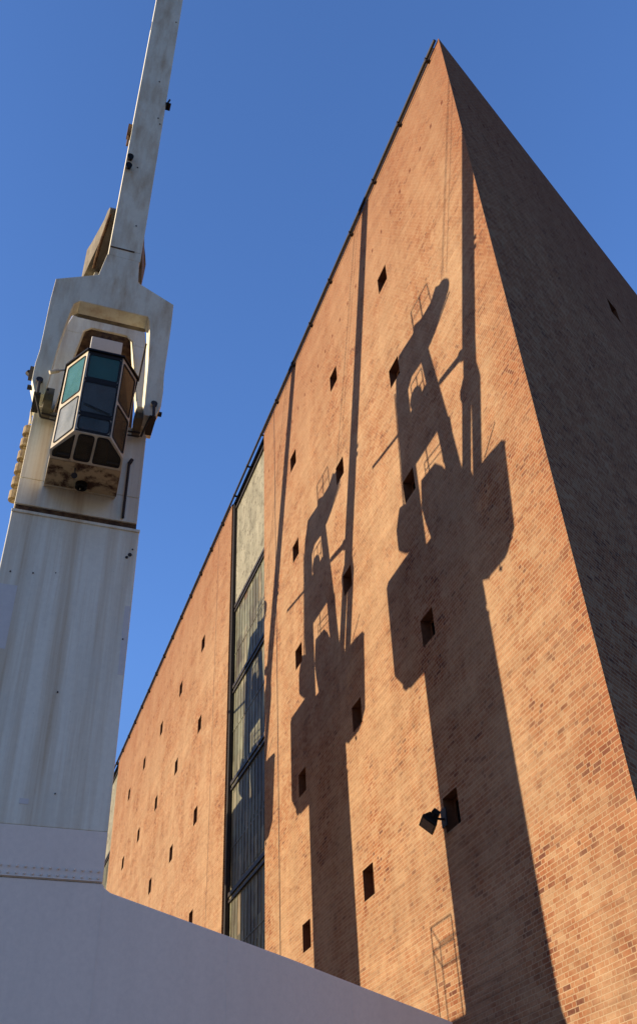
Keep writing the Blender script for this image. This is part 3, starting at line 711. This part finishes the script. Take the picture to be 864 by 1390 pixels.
# ------------------------------------------------------------------ light, sky, camera
sun = bpy.data.lights.new('sun', 'SUN'); sun.energy = 4.6; sun.angle = R(0.5); sun.color = (1.0, 0.80, 0.56)
so = bpy.data.objects.new('sun', sun); C.objects.link(so); so.rotation_euler = (-to_sun).to_track_quat('-Z', 'Y').to_euler(); so.location = (0, 60, 40)
SKY_HIGH, SKY_LOW = (0.98, 1.22, 1.76), (0.52, 0.37, 0.33)
wd = bpy.data.worlds.new('World'); bpy.context.scene.world = wd; wd.use_nodes = True
nt = wd.node_tree; nt.nodes.clear()
sky = nt.nodes.new('ShaderNodeTexSky'); sky.sky_type = 'NISHITA'; sky.sun_disc = False
sky.sun_elevation = SUN_EL; sky.sun_rotation = SUN_AZ; sky.altitude = 0; sky.air_density = 1.0; sky.dust_density = 0.2; sky.ozone_density = 2.5
bg = nt.nodes.new('ShaderNodeBackground'); bg.inputs[1].default_value = 0.12
wo = nt.nodes.new('ShaderNodeOutputWorld')
def tinted(col):
    t = nt.nodes.new('ShaderNodeMix'); t.data_type = 'RGBA'; t.blend_type = 'MULTIPLY'; t.inputs[0].default_value = 1.0
    t.inputs[7].default_value = (*col, 1); nt.links.new(sky.outputs[0], t.inputs[6]); return t.outputs[2]
# deep clear blue overhead; unseen low sky dimmed and warmed to cut wall ambient
tc = nt.nodes.new('ShaderNodeTexCoord'); sp = nt.nodes.new('ShaderNodeSeparateXYZ'); nt.links.new(tc.outputs['Generated'], sp.inputs[0])
mr = nt.nodes.new('ShaderNodeMapRange'); mr.interpolation_type = 'SMOOTHSTEP'
for k_, v_ in ((1, 0.08), (2, 0.52), (3, 0.0), (4, 1.0)): mr.inputs[k_].default_value = v_
nt.links.new(sp.outputs[2], mr.inputs[0])
mx = nt.nodes.new('ShaderNodeMix'); mx.data_type = 'RGBA'
nt.links.new(mr.outputs[0], mx.inputs[0]); nt.links.new(tinted(SKY_LOW), mx.inputs[6]); nt.links.new(tinted(SKY_HIGH), mx.inputs[7])
nt.links.new(mx.outputs[2], bg.inputs[0]); nt.links.new(bg.outputs[0], wo.inputs[0])

cam = bpy.data.cameras.new('camera'); co = bpy.data.objects.new('camera', cam); C.objects.link(co)
CAMP = [-13.5947, 10.94515, 1.7]
Bm = [[-0.330023, 0.620853, 0.711074], [-0.943188, -0.186157, -0.275214], [-0.038496, -0.761503, 0.647017]]
right = Vector((Bm[0][0], Bm[1][0], Bm[2][0])); down = Vector((Bm[0][1], Bm[1][1], Bm[2][1])); fwd = Vector((Bm[0][2], Bm[1][2], Bm[2][2]))
mt = Matrix((( right.x, -down.x, -fwd.x, CAMP[0]), (right.y, -down.y, -fwd.y, CAMP[1]), (right.z, -down.z, -fwd.z, CAMP[2]), (0, 0, 0, 1)))
co.matrix_world = mt
cam.sensor_width = 36; cam.sensor_fit = 'AUTO'; cam.lens = 36 * 1291.688 / 1390.0
cam.shift_y = -45.0 / 1390.0; cam.clip_start = 0.1; cam.clip_end = 6000
sc = bpy.context.scene; sc.camera = co
vs = sc.view_settings; vs.view_transform = 'Standard'; vs.look = 'None'; vs.gamma = 1.0; vs.exposure = 0.85; vs.use_curve_mapping = False
